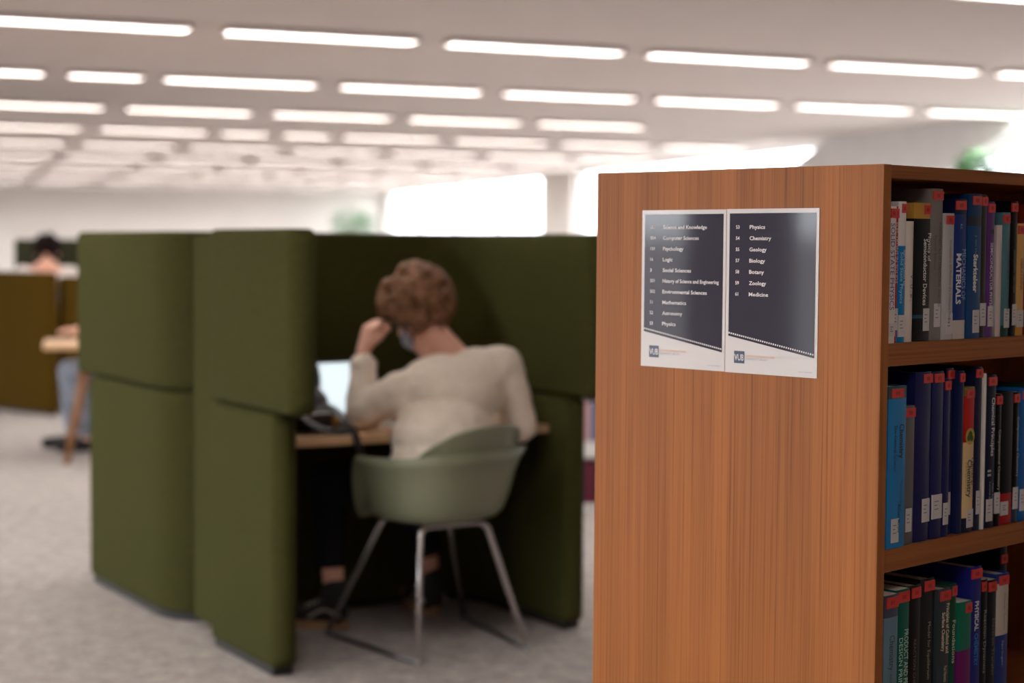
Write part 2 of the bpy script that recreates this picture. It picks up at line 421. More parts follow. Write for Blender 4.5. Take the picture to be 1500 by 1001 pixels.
# physics shelf
b1 = 'on the top shelf'
book(0, .0265, .0240, .237, 'white paperback titled Solid State Physics against the end panel', WHT, [('SOLID STATE PHYSICS', .56, .150, .40, c_(60, 70, 140), .0, .013)], lab=(.1, .9, .012, .035), rec=.004, soft=True)
book(0, .0507, .0145, .237, 'thin red book with a white bottom label beside the Solid State Physics spine', [(0, c_(190, 20, 30))], [('ELECTRONS IN SOLIDS', .66, .105, .5, c_(235, 200, 195), .0, .008)], red=(.1, .95), lab=(.02, .98, .022, .060), soft=True)
book(0, .0655, .0240, .246, 'white and blue paperback titled Introduction to Solid State Physics', [(0, c_(10, 120, 180)), (.168, c_(226, 218, 212))], [('Introduction to', .53, .062, .74, WHT, 0, .007), ('Solid State Physics', .46, .090, .36, c_(150, 205, 240), .01, .009)], red=(.3, .98), lab=(.08, .95, .010, .048), soft=True)
book(0, .0915, .0240, .212, 'plain cream bound volume stamped V.U.B. without a red sticker', CRM, [('V . U . B .', .45, .046, .60, c_(50, 45, 45), 0, .008)], red=None, lab=None, coat=.0, round_=.5)
book(0, .1172, .0520, .245, 'thick black and gold book titled Physics of Semiconductor Devices', [(0, DK), (.040, c_(40, 78, 92)), (.046, DK), (.216, GLD)], [('Semiconductor Devices', .50, .118, .66, c_(232, 228, 220), .015, .012), ('Physics of', .68, .050, .90, c_(225, 220, 210), .01, .010)], red=(.55, .98), lab=(.60, .97, .018, .058), rec=.012)
book(0, .1700, .0375, .271, 'tall grey hardback rising beside the Semiconductor Devices volume', [(0, c_(128, 120, 115))], [('FUNDAMENTALS OF STRUCTURAL ANALYSIS', .50, .150, .70, c_(62, 52, 52), 0, .007), ('Fourth Edition', .58, .060, .30, c_(70, 60, 58), 0, .007)], red=(.08, .95), lab=(.32, .85, .024, .066), rec=.011)
book(0, .2085, .0365, .228, 'short glossy silver-white book between the tall grey and the blue Mechanics spines', c_(190, 186, 184), [('Introduction to the Mechanics of a Continuous Medium', .46, .150, .62, c_(88, 84, 88), 0, .007)], red=(.2, .9), lab=(.35, .9, .010, .048), coat=.9)
book(0, .2460, .0415, .255, 'bright blue book titled Mechanics of Materials', [(0, c_(205, 196, 190)), (.034, c_(22, 50, 120)), (.226, c_(14, 24, 60))], [('MATERIALS', .43, .092, .30, c_(236, 238, 245), .03, .016), ('MECHANICS OF', .46, .092, .72, c_(150, 175, 225), 0, .013), ('R.C.', .80, .010, .45, c_(170, 190, 230), 0, .006)], red=(.05, .88), lab=None)
book(0, .2880, .0470, .265, 'blue hardback titled Sterkteleer', [(0, c_(16, 66, 116)), (.205, c_(40, 44, 54)), (.222, c_(16, 52, 92))], [('Sterkteleer', .45, .070, .52, c_(238, 236, 230), .03, .014), ('J. den Hartog', .62, .050, .52, c_(120, 160, 190), 0, .005)], red=(.25, .92), lab=(.40, .88, .010, .052), rec=.008)
book(0, .3355, .0210, .264, 'slim charcoal hardback in a clear cover beside the Sterkteleer spine', c_(50, 48, 44), [], red=(.05, .95), lab=(.1, .95, .022, .064), coat=1.0)
book(0, .3570, .0270, .252, 'purple book titled Semiconductor Physics', [(0, c_(96, 52, 120))], [('SEMICONDUCTOR PHYSICS', .44, .130, .55, c_(225, 205, 230), .01, .010), ('S', .78, .010, .5, c_(30, 16, 40), .05, .014)], red=(.1, .95), lab=(.25, .95, .020, .058))
book(0, .3845, .0085, .262, 'very thin dark navy folder beside the purple book', c_(26, 26, 56), [], red=None, lab=None, rec=.03, depth=.16)
book(0, .3932, .0195, .209, 'plain white booklet without a sticker next to the purple book', c_(205, 192, 185), [], red=None, lab=None, soft=True, coat=0)
book(0, .4130, .0280, .233, 'light teal paperback beside the plain white booklet', [(0, c_(30, 60, 50)), (.020, c_(80, 124, 134))], [('VIBRATION AND NOISE FOR ENGINEERS', .50, .140, .70, c_(30, 50, 60), 0, .007)], red=(-.0, .85), lab=(.3, .95, .016, .052), soft=True)
book(0, .4420, .0250, .255, 'black hardback between the teal and the orange paperbacks', DK, [('ENGINEERING VIBRATION', .48, .080, .5, c_(120, 110, 96), 0, .007)], red=(.02, .92), lab=(.35, .98, .020, .060))
book(0, .4675, .0270, .213, 'short orange-yellow paperback on the top shelf', [(0, c_(214, 150, 50)), (.018, c_(222, 168, 92))], [('VIBRATIONS', .55, .060, .5, c_(90, 60, 40), 0, .008)], red=(.05, .9), lab=(.1, .9, .016, .048), soft=True)
book(0, .4955, .0400, .250, 'dark red hardback after the orange paperback', c_(120, 36, 24), [], red=None, lab=None)
book(0, .5365, .0330, .240, 'dark grey hardback past the dark red one', c_(70, 68, 70), [], lab=(.2, .9, .02, .06))
# chemistry shelf
NB = 'slim navy volumes on the chemistry shelf'
NL = 'slim navy hardback in a clear cover in the run beside General Chemistry'
book(1, .0330, .0560, .284, 'thick sky-blue book titled Chemistry The Central Science', [(0, c_(40, 124, 180)), (.262, c_(58, 88, 98))], [('Chemistry', .66, .060, .70, c_(20, 30, 50), .01, .014), ('The Central Science', .62, .082, .36, c_(25, 45, 80), 0, .010), ('Theodore Brown', .32, .055, .72, c_(30, 60, 95), 0, .005), ('Bursten Murphy', .18, .050, .62, c_(20, 40, 70), .01, .007)], red=(.12, .78), lab=(.22, .62, .010, .052), rec=.002)
book(1, .0930, .0355, .246, 'plain grey paperback next to the sky-blue Chemistry book', c_(104, 100, 98), [], red=(.08, .98), lab=(.25, .78, .022, .064))
book(1, .1300, .0520, .304, 'thickest navy hardback next to the plain grey paperback', NAVY, [], red=(.42, .98), lab=(.45, .92, .034, .076), coat=1, round_=.6)
book(1, .1830, .0375, .303, NL, NAVY, [], red=(.12, .96), lab=(.1, .95, .036, .080), coat=1, group=NB)
book(1, .2215, .0225, .288, NL, NAVY, [], red=(.1, .98), lab=(.15, .85, .022, .062), coat=1, group=NB)
book(1, .2450, .0255, .306, NL, NAVY, [], red=(.1, .98), lab=(.05, .7, .036, .078), coat=1, group=NB, rec=.02)
book(1, .2715, .0185, .300, NL, c_(26, 34, 74), [], red=(.15, .98), lab=None, coat=1, group=NB)
book(1, .2910, .0365, .269, 'red and cream book titled General Chemistry with a round emblem', [(0, c_(20, 26, 54)), (.026, c_(226, 196, 142)), (.166, c_(186, 34, 30)), (.252, c_(120, 110, 50))], [('General', .42, .050, .82, c_(40, 50, 40), .0, .010), ('Chemistry', .37, .070, .52, c_(40, 45, 40), .015, .015), ('PRINCIPLES', .38, .056, .18, c_(150, 120, 70), 0, .004)], red=(.15, .9), lab=(.35, .95, .008, .042))
book(1, .3285, .0240, .305, 'tall dark navy hardback beside the General Chemistry spine', c_(24, 28, 58), [], red=(.05, .98), lab=(.3, .9, .030, .074), coat=1)
book(1, .3530, .0070, .292, 'thin white leaflet standing between dark blue books', c_(215, 205, 196), [], red=None, lab=None, soft=True, coat=0, rec=.006)
book(1, .3605, .0085, .292, 'thin dark teal booklet beside the white leaflet', c_(20, 44, 56), [], red=None, lab=None, soft=True)
book(1, .3695, .0335, .288, 'dark navy book titled Chemical Principles', c_(22, 26, 50), [('Chemical Principles', .66, .110, .60, c_(225, 225, 228), .01, .011), ('II', .36, .012, .30, c_(180, 186, 190), .02, .012), ('Peter Atkins', .22, .040, .72, c_(170, 176, 190), 0, .005), ('Loretta Jones', .22, .046, .42, c_(170, 176, 190), 0, .005)], red=(.1, .98), lab=(.12, .75, .012, .054))
book(1, .4038, .0205, .251, 'thin black book titled Computational Chemistry', DK, [('Computational Chemistry', .50, .115, .55, c_(210, 205, 195), 0, .008)], red=(0, .98), lab=(-.02, .8, .024, .064), soft=True)
book(1, .4250, .0425, .253, 'thick black book with a bright red foot and a small barcode', [(0, c_(170, 20, 26)), (.058, DK)], [], red=None, lab=(-.0, .62, .018, .044))
book(1, .4682, .0200, .251, 'black paperback titled Computational Chemistry beside the bright blue book', [(0, c_(50, 56, 66)), (.03, DK)], [('Computational Chemistry', .58, .115, .7, c_(200, 196, 188), 0, .007)], red=(0, .98), lab=(.1, .95, .026, .068), soft=True)
book(1, .4888, .0310, .256, 'bright blue hardback following the Computational Chemistry books', c_(20, 90, 160), [], red=(.3, .9), lab=(.2, .8, .02, .062))
book(1, .5208, .0380, .262, 'dark green hardback past the bright blue one', c_(30, 60, 48), [])
# lower shelf
book(2, .0350, .0430, .277, 'grey-blue book titled Chemistry on the lower shelf', [(0, c_(104, 132, 148)), (.236, c_(70, 74, 92))], [('Chemistry', .63, .062, .52, c_(40, 50, 64), 0, .016), ('volume', .45, .024, .5, c_(60, 76, 90), 0, .010)], red=(.1, .95), lab=(.2, .8, .02, .06), rec=.004, redh=.019, soft=True)
book(2, .0785, .0440, .280, 'dark green book titled Product and Process Design Principles', c_(10, 92, 76), [('PRODUCT AND PROCESS', .50, .135, .74, c_(190, 225, 210), 0, .013), ('DESIGN PRINCIPLES', .46, .130, .36, c_(190, 225, 210), 0, .012)], red=(.15, .95), lab=(.2, .8, .02, .06), redh=.019, soft=True)
book(2, .1235, .0400, .281, 'black hardback titled Reaction Chemistry beside the dark green book', c_(24, 20, 20), [('REACTION CHEMISTRY', .44, .12, .5, c_(110, 96, 80), 0, .008)], red=(.22, .95), rec=.013, redh=.019)
book(2, .1660, .0460, .287, 'black hardback titled Model for Equilibrium', c_(30, 32, 30), [('Model for Equilibrium', .54, .105, .62, c_(170, 160, 130), 0, .009)], red=(.25, .98), rec=.016, redh=.019, coat=.9)
book(2, .2175, .0400, .263, 'dark slate book titled Principles of Colloid and Surface Chemistry', [(0, c_(54, 62, 66))], [('Principles of Colloid and', .72, .092, .72, c_(230, 214, 180), .02, .010), ('Surface Chemistry', .70, .072, .36, c_(230, 214, 180), .02, .010), ('Paul Hiemenz', .40, .030, .60, c_(190, 176, 140), .02, .010)], red=(.12, .98), redh=.018)
book(2, .2585, .0195, .268, 'dark green book titled Foundations', [(0, c_(24, 110, 96)), (.05, c_(24, 70, 50))], [('Foundations', .60, .080, .5, c_(220, 215, 190), .01, .011)], red=(.2, .98), redh=.018)
book(2, .2790, .0460, .231, 'short green and purple paperback', [(0, c_(112, 24, 96)), (.140, c_(16, 110, 82))], [], red=(.5, .98), redh=.018, soft=True, rec=.006)
book(2, .3260, .0390, .290, 'royal blue book titled Physical Chemistry', c_(34, 38, 120), [('PHYSICAL', .68, .056, .52, c_(225, 225, 235), .03, .013), ('CHEMISTRY', .46, .062, .52, c_(40, 120, 200), .03, .013)], red=(.05, .98), redh=.018)
book(2, .3660, .0215, .262, 'thin black book titled Reaction Dynamics beside the royal blue spine', c_(26, 26, 28), [('Reaction Dynamics', .55, .12, .5, c_(170, 165, 155), 0, .009)], red=(.02, .7), redh=.018, soft=True)
book(2, .3885, .0310, .258, 'black paperback with faint lettering before the blue and white book', c_(24, 26, 30), [('Electron Transfer', .50, .11, .6, c_(120, 116, 110), 0, .009)], red=(.05, .95), redh=.018, soft=True)
book(2, .4205, .0440, .265, 'blue book with a tall white panel on its spine', [(0, c_(36, 52, 120)), (.146, c_(200, 188, 176)), (.246, c_(36, 52, 120))], [('Molecular Dynamics', .72, .070, .6, c_(120, 110, 100), 0, .006), ('Springer', .42, .05, .5, c_(170, 180, 210), 0, .006)], red=(.15, .95), redh=.018)
book(2, .4730, .0260, .309, 'tall dark navy hardback at the end of the lower shelf row', c_(22, 24, 44), [], red=(.1, .98), redh=.017, redtop=.016, rec=.035)
# round emblem on the General Chemistry spine
for o in [o for o in C.objects if o.get('label', '').startswith('red and cream book')]:
    bm = bmesh.new(); bmesh.ops.create_circle(bm, cap_ends=True, segments=20, radius=.0155, matrix=Matrix.Translation((.018, -.0009, .178)) @ Matrix.Rotation(PI/2, 4, 'X'))
    obj('emblem', bm, mat('emblem_yellow', c_(190, 160, 60), .5), o)
    bm = bmesh.new()
    for dx, dz, rr in ((0, .003, .007), (-.005, -.003, .006), (.005, -.004, .0055)):
        bmesh.ops.create_circle(bm, cap_ends=True, segments=12, radius=rr, matrix=Matrix.Translation((.018+dx, -.0013, .178+dz)) @ Matrix.Rotation(PI/2, 4, 'X'))
    obj('emblem_leaves', bm, mat('emblem_green', c_(50, 90, 30), .5), o)

# ------------------------------------------------------------------ notices on the end panel
SHEET = mat('white_paper', (.66, .60, .58), .45, coat=.35, coat_rough=.05)
PRINT = mat('navy_print', (.028, .025, .045), .35, spec=.0, coat=1.0, coat_rough=.05)
LETTER = mat('white_lettering', (.78, .72, .70), .5)
ORANGE = mat('orange_lettering', (.75, .38, .18), .5)
GREYB = mat('greyblue_lettering', (.32, .36, .42), .5)
XP, YP = (0, -1, 0), (0, 0, 1)
def notice(y0, y1, z0, z1, lines, label, hdrx, slx):
    """y0 = edge nearer the bookcase corner, y1 = far edge (bookcase axes)"""
    P = BC; root = empty('notice', (P.x, P.y, z0), TH); tag(root, label, 'sign', 'subject notices taped to the bookcase end')
    H = z1-z0; x = -.0012; e = .0006
    boxo('paper', (x, y0, 0), (-.0001, y1, H), SHEET, root)
    m = .008
    a0 = H*.225; a1 = H*.118      # slanted foot of the printed field: higher at the far edge
    bm = bmesh.new()
    pts = [(y1-m*.9, a0), (y0+m*.8, a1), (y0+m*.8, H-m), (y1-m*.9, H-m)]
    lo = [bm.verts.new((x-e, y, z)) for y, z in pts]; hi = [bm.verts.new((x, y, z)) for y, z in pts]
    bm.faces.new(lo); bm.faces.new(hi[::-1])
    for i in range(4): bm.faces.new((lo[i], hi[i], hi[(i+1) % 4], lo[(i+1) % 4]))
    obj('printed_field', bm, PRINT, root)
    bm = bmesh.new(); n = 40
    for i in range(n):
        t = (i+.5)/n; y = (y1-m*.9)*(1-t)+(y0+m*.8)*t; z = a0*(1-t)+a1*t+.0058
        box(bm, (x-e*1.8, y-.0013, z-.0015), (x-e, y+.0013, z+.0015))
    obj('dotted_line', bm, LETTER, root)
    for num, word, z, wl in lines:
        link('lettering', text_mesh(num, XP, YP, (x-e*1.9, y1-.0225, z-z0), height=.0062, bold=.015, align='LEFT'), LETTER, root)
        link('lettering', text_mesh(word, XP, YP, (x-e*1.9, y1-.054, z-z0), width=wl, height=.0068, bold=.018, align='LEFT'), LETTER, root)
    lg = boxo('logo', (x-e, y1-.045, .018), (x, y1-.0215, .0405), mat('logo_navy', (.025, .040, .090), .4, coat=.6), root)
    link('logo_letters', text_mesh('VUB', XP, YP, (x-e*1.6, y1-.0335, .0290), width=.0215, height=.0115, bold=.01), LETTER, root)
    link('small_print', text_mesh('UNIVERSITEITSBIBLIOTHEEK', XP, YP, (x-e*1.5, y1-.049, .0322), width=.066, height=.0038, align='LEFT'), ORANGE, root)
    link('small_print', text_mesh('UNIVERSITY LIBRARY', XP, YP, (x-e*1.5, y1-.049, .0265), width=.050, height=.0034, align='LEFT'), GREYB, root)
    link('small_print', text_mesh('www.vub.be/bib', XP, YP, (x-e*1.5, y0+.010, .010), width=.030, height=.0028, align='RIGHT'), GREYB, root)
zs = [1.415-i*.02045 for i in range(10)]
notice(.3400, .5460, 1.1475, 1.4475, [(n_, t_, zs[i], w_) for i, (n_, t_, w_) in enumerate((('001', 'Science and Knowledge', .107), ('004', 'Computer Sciences', .088), ('159', 'Psychology', .051), ('16', 'Logic', .024), ('3', 'Social Sciences', .070), ('501', 'History of Science and Engineering', .137), ('502', 'Environmental Sciences', .109), ('51', 'Mathematics', .059), ('52', 'Astronomy', .050), ('53', 'Physics', .034)))],
       'laminated navy notice listing ten subjects from Science and Knowledge to Physics', 0, 0)
notice(.1315, .3385, 1.1470, 1.4480, [(n_, t_, zs[i], w_) for i, (n_, t_, w_) in enumerate((('53', 'Physics', .035), ('54', 'Chemistry', .049), ('55', 'Geology', .039), ('57', 'Biology', .036), ('58', 'Botany', .034), ('59', 'Zoology', .039), ('61', 'Medicine', .044)))],
       'laminated navy notice listing seven subjects from Physics to Medicine', 0, 0)

# ------------------------------------------------------------------ study booth
AB = math.radians(31.0); D0 = Vector((-.74, 5.77, 0))
eu = Vector((math.cos(AB), math.sin(AB), 0)); gv = Vector((-math.sin(AB), math.cos(AB), 0))
def uv(u, v, z=0): q = D0 + eu*u + gv*v; return Vector((q.x, q.y, z))
def sweep_panel(path, ht, z0, z1, rc=.022, re=.05):
    """upholstered wall: rounded section swept along a plan path, soft rounded ends"""
    P = [Vector((x, y, 0)) for x, y in path]
    cum = [0]
    for i in range(1, len(P)): cum.append(cum[-1]+(P[i]-P[i-1]).length)
    Lt = cum[-1]
    def at(s):
        s = min(max(s, 0), Lt)
        for i in range(1, len(P)):
            if s <= cum[i]+1e-9:
                t = (s-cum[i-1])/max(cum[i]-cum[i-1], 1e-9); return P[i-1].lerp(P[i], t)
        return P[-1]
    st = set(round(c, 5) for c in cum if re < c < Lt-re)
    for k in range(0, 8):
        d = re*(1-math.cos(PI/2*k/7)); st.add(round(d, 5)); st.add(round(Lt-d, 5))
    st = sorted(st); bm = bmesh.new(); rings = []
    for s in st:
        p = at(s); t = (at(s+.004)-at(s-.004)).normalized(); nrm = Vector((-t.y, t.x, 0))
        d = min(s, Lt-s); ins = 0
        if d < re: ins = re - math.sqrt(max(0, re*re-(re-d)**2))
        h2 = max(ht - min(ins, ht*.92), .003); a = z0+ins; b_ = z1-ins; r_ = min(rc, h2*.98)
        ring = []
        for cx, cz, a0 in ((h2-r_, b_-r_, 0), (-(h2-r_), b_-r_, PI/2), (-(h2-r_), a+r_, PI), (h2-r_, a+r_, 3*PI/2)):
            for k in range(5):
                an = a0+PI/2*k/4; ring.append(bm.verts.new(p + nrm*(cx+r_*math.cos(an)) + Vector((0, 0, cz+r_*math.sin(an)))))
        rings.append(ring)
    n = len(rings[0])
    for i in range(len(rings)-1):
        for k in range(n): bm.faces.new((rings[i][k], rings[i][(k+1) % n], rings[i+1][(k+1) % n], rings[i+1][k]))
    bm.faces.new(rings[0]); bm.faces.new(rings[-1][::-1])
    return bm
def arc(cx, cy, r_, a0, a1, n=14):
    return [(cx+r_*math.cos(math.radians(a0+(a1-a0)*k/n)), cy+r_*math.sin(math.radians(a0+(a1-a0)*k/n))) for k in range(n+1)]
def s_path(v0, v1):
    return [(1.07, v0)] + arc(.77, .37, .30, 0, 90) + [(.43, .67)] + [(x, y) for x, y in arc(.09, .87, .20, 270, 180)] + [(-.11, v1)]
booth = empty('study_booth', D0, AB); tag(booth, 'olive green upholstered study booth with high curved walls around a desk', 'study booth')
SEAM = .842; HT = .045
obj('lower_wall', sweep_panel(s_path(-.125, 1.66), HT, .025, SEAM-.002), FELT, booth, True)
obj('upper_wall', sweep_panel(s_path(-.285, 1.80), HT+.004, SEAM+.002, 1.42), FELT, booth, True)
obj('lower_end_panel', sweep_panel([(-.105, -.245), (-.105, .335)], HT, .025, SEAM-.002), FELT, booth, True)
obj('upper_end_panel', sweep_panel([(-.105, -.385), (-.105, .335)], HT+.004, SEAM+.002, 1.425), FELT, booth, True)
obj('lower_end_panel', sweep_panel([(.965, 1.005), (.965, 1.585)], HT, .025, SEAM-.002), FELT, booth, True)
obj('upper_end_panel', sweep_panel([(.965, 1.005), (.965, 1.725)], HT+.004, SEAM+.002, 1.42), FELT, booth, True)
obj('plinth', sweep_panel(s_path(-.085, 1.62), HT-.012, 0, .03, .002, .004), PLINTH, booth)
obj('plinth', sweep_panel([(-.105, -.205), (-.105, .30)], HT-.012, 0, .03, .002, .004), PLINTH, booth)
obj('plinth', sweep_panel([(.965, 1.04), (.965, 1.545)], HT-.012, 0, .03, .002, .004), PLINTH, booth)
boxo('connecting_panel', (-.085, .33, .03), (-.060, .635, 1.40), FELT, booth, .004)
boxo('connecting_panel', (.92, .71, .03), (.945, 1.01, 1.40), FELT, booth, .004)
bm = bmesh.new(); prism(bm, [(-.055, 0), (1.02, 0)] + [(1.02, .37)] + arc(.77, .37, .25, 0, 90, 8) + [(-.055, .62)], .703, .732)
obj('desk_top', bm, OAK, booth)
bm = bmesh.new(); prism(bm, [(-.01, .71), (-.06, .95), (-.06, 1.30), (.915, 1.30), (.915, .72)], .703, .732)
obj('desk_top', bm, OAK, booth)
boxo('desk_bracket', (-.04, .08, .60), (-.015, .55, .703), BLACKM, booth)
boxo('desk_bracket', (.985, .08, .60), (1.012, .36, .703), BLACKM, booth)

# ------------------------------------------------------------------ shell chair
SWIV = math.radians(20)                 # the shell is turned a little on its frame
def make_chair():
    t = empty('shell_armchair')
    # frame: two arches, two floor runners, glides
    FR = {}
    for y, yt, hw_, nm in ((-.275, -.135, .210, 'rear'), (.280, .135, .275, 'front')):
        bm = bmesh.new()
        tube(bm, bend([(-hw_, y, .012), (-.125, yt, .432), (.125, yt, .432), (hw_, y, .012)], .035, 8), .0105, 12)
        obj('leg_arch', bm, CHROME, t, True)
    for x in (-1, 1):
        bm = bmesh.new(); tube(bm, [(x*.210, -.275, .012), (x*.275, .280, .012)], .0085, 10); obj('floor_runner', bm, mat('runner_metal', (.12, .12, .12), .35, metal=.8), t, True)
        for xx, y in ((x*.210, -.277), (x*.275, .282)):
            bm = bmesh.new(); bmesh.ops.create_uvsphere(bm, u_segments=12, v_segments=8, radius=.0125, matrix=Matrix.Translation((xx, y, .0125))); obj('glide', bm, GLIDE, t, True)
    boxo('seat_mount', (-.12, -.12, .424), (.12, .12, .436), BLACKM, t, .003)
    # bucket: rings from the middle of the seat to the rim
    bm = bmesh.new(); NA = 72; NT = 18; rings = []
    def rim(a):
        c, s = math.cos(a), math.sin(a)
        ex = 2.6; hw = .285; hb = .255 if s < 0 else .235
        q = (abs(c/hw)**ex + abs(s/hb)**ex)**(-1/ex)
        return q*c, q*s - .01
    def sm(x): x = min(max(x, 0), 1); return x*x*(3-2*x)
    for i in range(NT+1):
        q = i/NT; ring = []
        for k in range(NA):
            a = 2*PI*k/NA; x, y = rim(a); s = math.sin(a)
            fr_ = sm((s-.35)/.5)                               # 1 at the open front edge
            hr = .672*(1-fr_) + .432*fr_ + .018*sm(-s)         # rim height
            rad = q/.62*.74 if q < .62 else .74+(.26)*((q-.62)/.38)**.8
            zz = .440 + .010*(q/.62)**2 if q < .62 else None
            if q >= .62:
                u_ = (q-.62)/.38; zz = .450 + (hr-.450)*(u_**1.25)
            lip = .018*sm((q-.90)/.10)*(1-fr_)
            ring.append(bm.verts.new((x*(rad+lip/.28), y*(rad+lip/.28), zz - .004*sm((q-.95)/.05)*(1-fr_))))
        rings.append(ring)
    for i in range(NT):
        for k in range(NA):
            if i == 0: continue
            bm.faces.new((rings[i][k], rings[i][(k+1) % NA], rings[i+1][(k+1) % NA], rings[i+1][k]))
    bm.faces.new(rings[1][::-1])
    for v in rings[0]: bm.verts.remove(v)
    o = obj('bucket_seat', bm, SHELL, t, True); o.rotation_euler = (0, 0, SWIV); sd = o.modifiers.new('thick', 'SOLIDIFY'); sd.thickness = .007; sd.offset = 1
    # raised back rest growing out of the bucket
    bm = bmesh.new(); rows = []
    for j in range(9):
        row = []
        for k in range(41):
            tt = k/40*2-1; a = -PI/2 + tt*math.radians(66); x, y = rim(a)
            top = .118*(1-abs(tt)**3.0)
            q = j/8; row.append(bm.verts.new((x*(.955-.03*q+.05*q*q), y*(.955-.06*q+.10*q*q), .655 + top*q)))
        rows.append(row)
    for j in range(8):
        for k in range(40): bm.faces.new((rows[j][k], rows[j][k+1], rows[j+1][k+1], rows[j+1][k]))
    bmesh.ops.remove_doubles(bm, verts=bm.verts, dist=1e-5)
    o = obj('backrest', bm, SHELL, t, True); o.rotation_euler = (0, 0, SWIV); sd = o.modifiers.new('thick', 'SOLIDIFY'); sd.thickness = .008; sd.offset = 0
    return t
chair = make_chair(); q = uv(.535, -.035); chair.location = q; chair.rotation_euler = (0, 0, AB)
tag(chair, 'sage green plastic armchair on metal legs under the reader in the cream sweater', 'chair', 'sage armchairs')

# ------------------------------------------------------------------ reader in the booth
SKIN = mat('skin', (.74, .39, .28), .55, spec=.35, var=.06, vscale=30)
SWEAT = mat('cream_knit', (.92, .79, .66), .95, spec=.1, var=.05, vscale=60, bump=.4, bscale=350, sheen=.2)
HAIR = mat('light_brown_hair', (.21, .10, .05), .7, spec=.25, var=.45, vscale=45)
TROUS = mat('black_trousers', (.012, .011, .012), .9, spec=.1)
SHOEB = mat('black_canvas', (.010, .009, .010), .8)
SOLE = mat('tan_rubber', (.36, .20, .10), .7)
SOLEW = mat('off_white_trim', (.45, .37, .32), .7)
def hand(bm, wrist, knuckle, nrm, curl, thumb_side, s=1.0):
    """palm from wrist to knuckles, four bent fingers and a thumb; nrm = back of the hand"""
    W = Vector(wrist); K = Vector(knuckle); d = (K-W).normalized(); nr = Vector(nrm); nr = (nr - d*nr.dot(d)).normalized(); side = d.cross(nr)*thumb_side
    for i, (o, ln, r_) in enumerate(((.030, .92, .0088), (.010, 1.0, .0092), (-.010, .95, .0088), (-.029, .76, .0078))):
        base = K + side*o*s; capsule(bm, W + side*o*.5*s, base, .016*s, .0115*s, 8)
        p = base; ang = curl*.5; L = [.040*ln*s, .026*ln*s, .020*ln*s]
        for j in range(3):
            ang_ = ang + curl*j*.85
            dd = d*math.cos(ang_) - nr*math.sin(ang_)
            q_ = p + dd*L[j]; capsule(bm, p, q_, r_*(1-.08*j)*s, r_*(.92-.1*j)*s, 8); p = q_
    tb = W + d*.025*s + side*.028*s; t1 = tb + (d*.7+side*.6-nr*.3).normalized()*.038*s; t2 = t1 + (d*.9-nr*.45-side*.05).normalized()*.030*s; t3 = t2 + (d*.8-nr*.6-side*.25).normalized()*.022*s
    capsule(bm, W + d*.01*s, tb, .016*s, .014*s, 8); capsule(bm, tb, t1, .0135*s, .011*s, 8); capsule(bm, t1, t2, .0108*s, .0098*s, 8); capsule(bm, t2, t3, .0098*s, .008*s, 8)
def head(bm, c, face, up_, s=1.0):
    """skull, jaw, nose, brow, lips, ears; returns the frame (right, face, up)"""
    F = Vector(face).normalized(); U = Vector(up_); U = (U-F*U.dot(F)).normalized(); R_ = F.cross(U); c = Vector(c)
    rot = Matrix((R_, F, U)).transposed()
    def pt(x, y, z): return c + (R_*x + F*y + U*z)*s
    ellip(bm, pt(0, -.012, .022), (.076*s, .094*s, .090*s), rot)
    ellip(bm, pt(0, .028, -.030), (.062*s, .062*s, .078*s), rot)
    ellip(bm, pt(0, .050, -.085), (.036*s, .034*s, .026*s), rot)
    capsule(bm, pt(0, .090, .004), pt(0, .108, -.034), .009*s, .014*s, 8)
    ellip(bm, pt(0, .086, -.064), (.024*s, .010*s, .006*s), rot); ellip(bm, pt(0, .084, -.074), (.021*s, .010*s, .006*s), rot)
    for x in (-1, 1):
        ellip(bm, pt(.030*x, .078, .018), (.020*s, .012*s, .007*s), rot)
        ellip(bm, pt(.078*x, -.006, -.010), (.010*s, .018*s, .030*s), rot)
    return rot, pt
def eyes(name, pt, rot, parent, off, s=1.0):
    for x in (-1, 1):
        bm = bmesh.new(); ellip(bm, pt(.030*x, .0795, .003), (.0125*s, .009*s, .0085*s), rot, 12, 8)
        me_o = obj('eye', bm, mat('eye_white', (.7, .68, .66), .2), parent, True); me_o.data.transform(Matrix.Translation(-off))
        bm = bmesh.new(); ellip(bm, pt(.030*x, .0868, .003), (.005*s, .003*s, .005*s), rot, 10, 6)
        me_o = obj('iris', bm, mat('iris_brown', (.06, .03, .02), .2), parent, True); me_o.data.transform(Matrix.Translation(-off))
def curly_hair(c, pt, rot, parent, off, m, n=210, rad=.020, cover=lambda p: True, s=1.0, voxel=.006, seed=3, grow=1.0):
    rnd = random.Random(seed); bm = bmesh.new()
    ellip(bm, pt(0, -.016, .035), (.088*s*grow, .102*s*grow, .094*s*grow), rot)
    k = 0
    while k < n:
        v = Vector((rnd.gauss(0, 1), rnd.gauss(0, 1), rnd.gauss(0, 1))).normalized()
        p = Vector((v.x*.098*grow, v.y*.112*grow-.016, v.z*.106*grow+.035))
        if not cover(p): continue
        k += 1; r_ = rad*(.65+.7*rnd.random())*s
        bmesh.ops.create_icosphere(bm, subdivisions=1, radius=r_, matrix=Matrix.Translation(pt(*p)))
    return fuse('hair', bm, m, parent, voxel, 2, off=off)

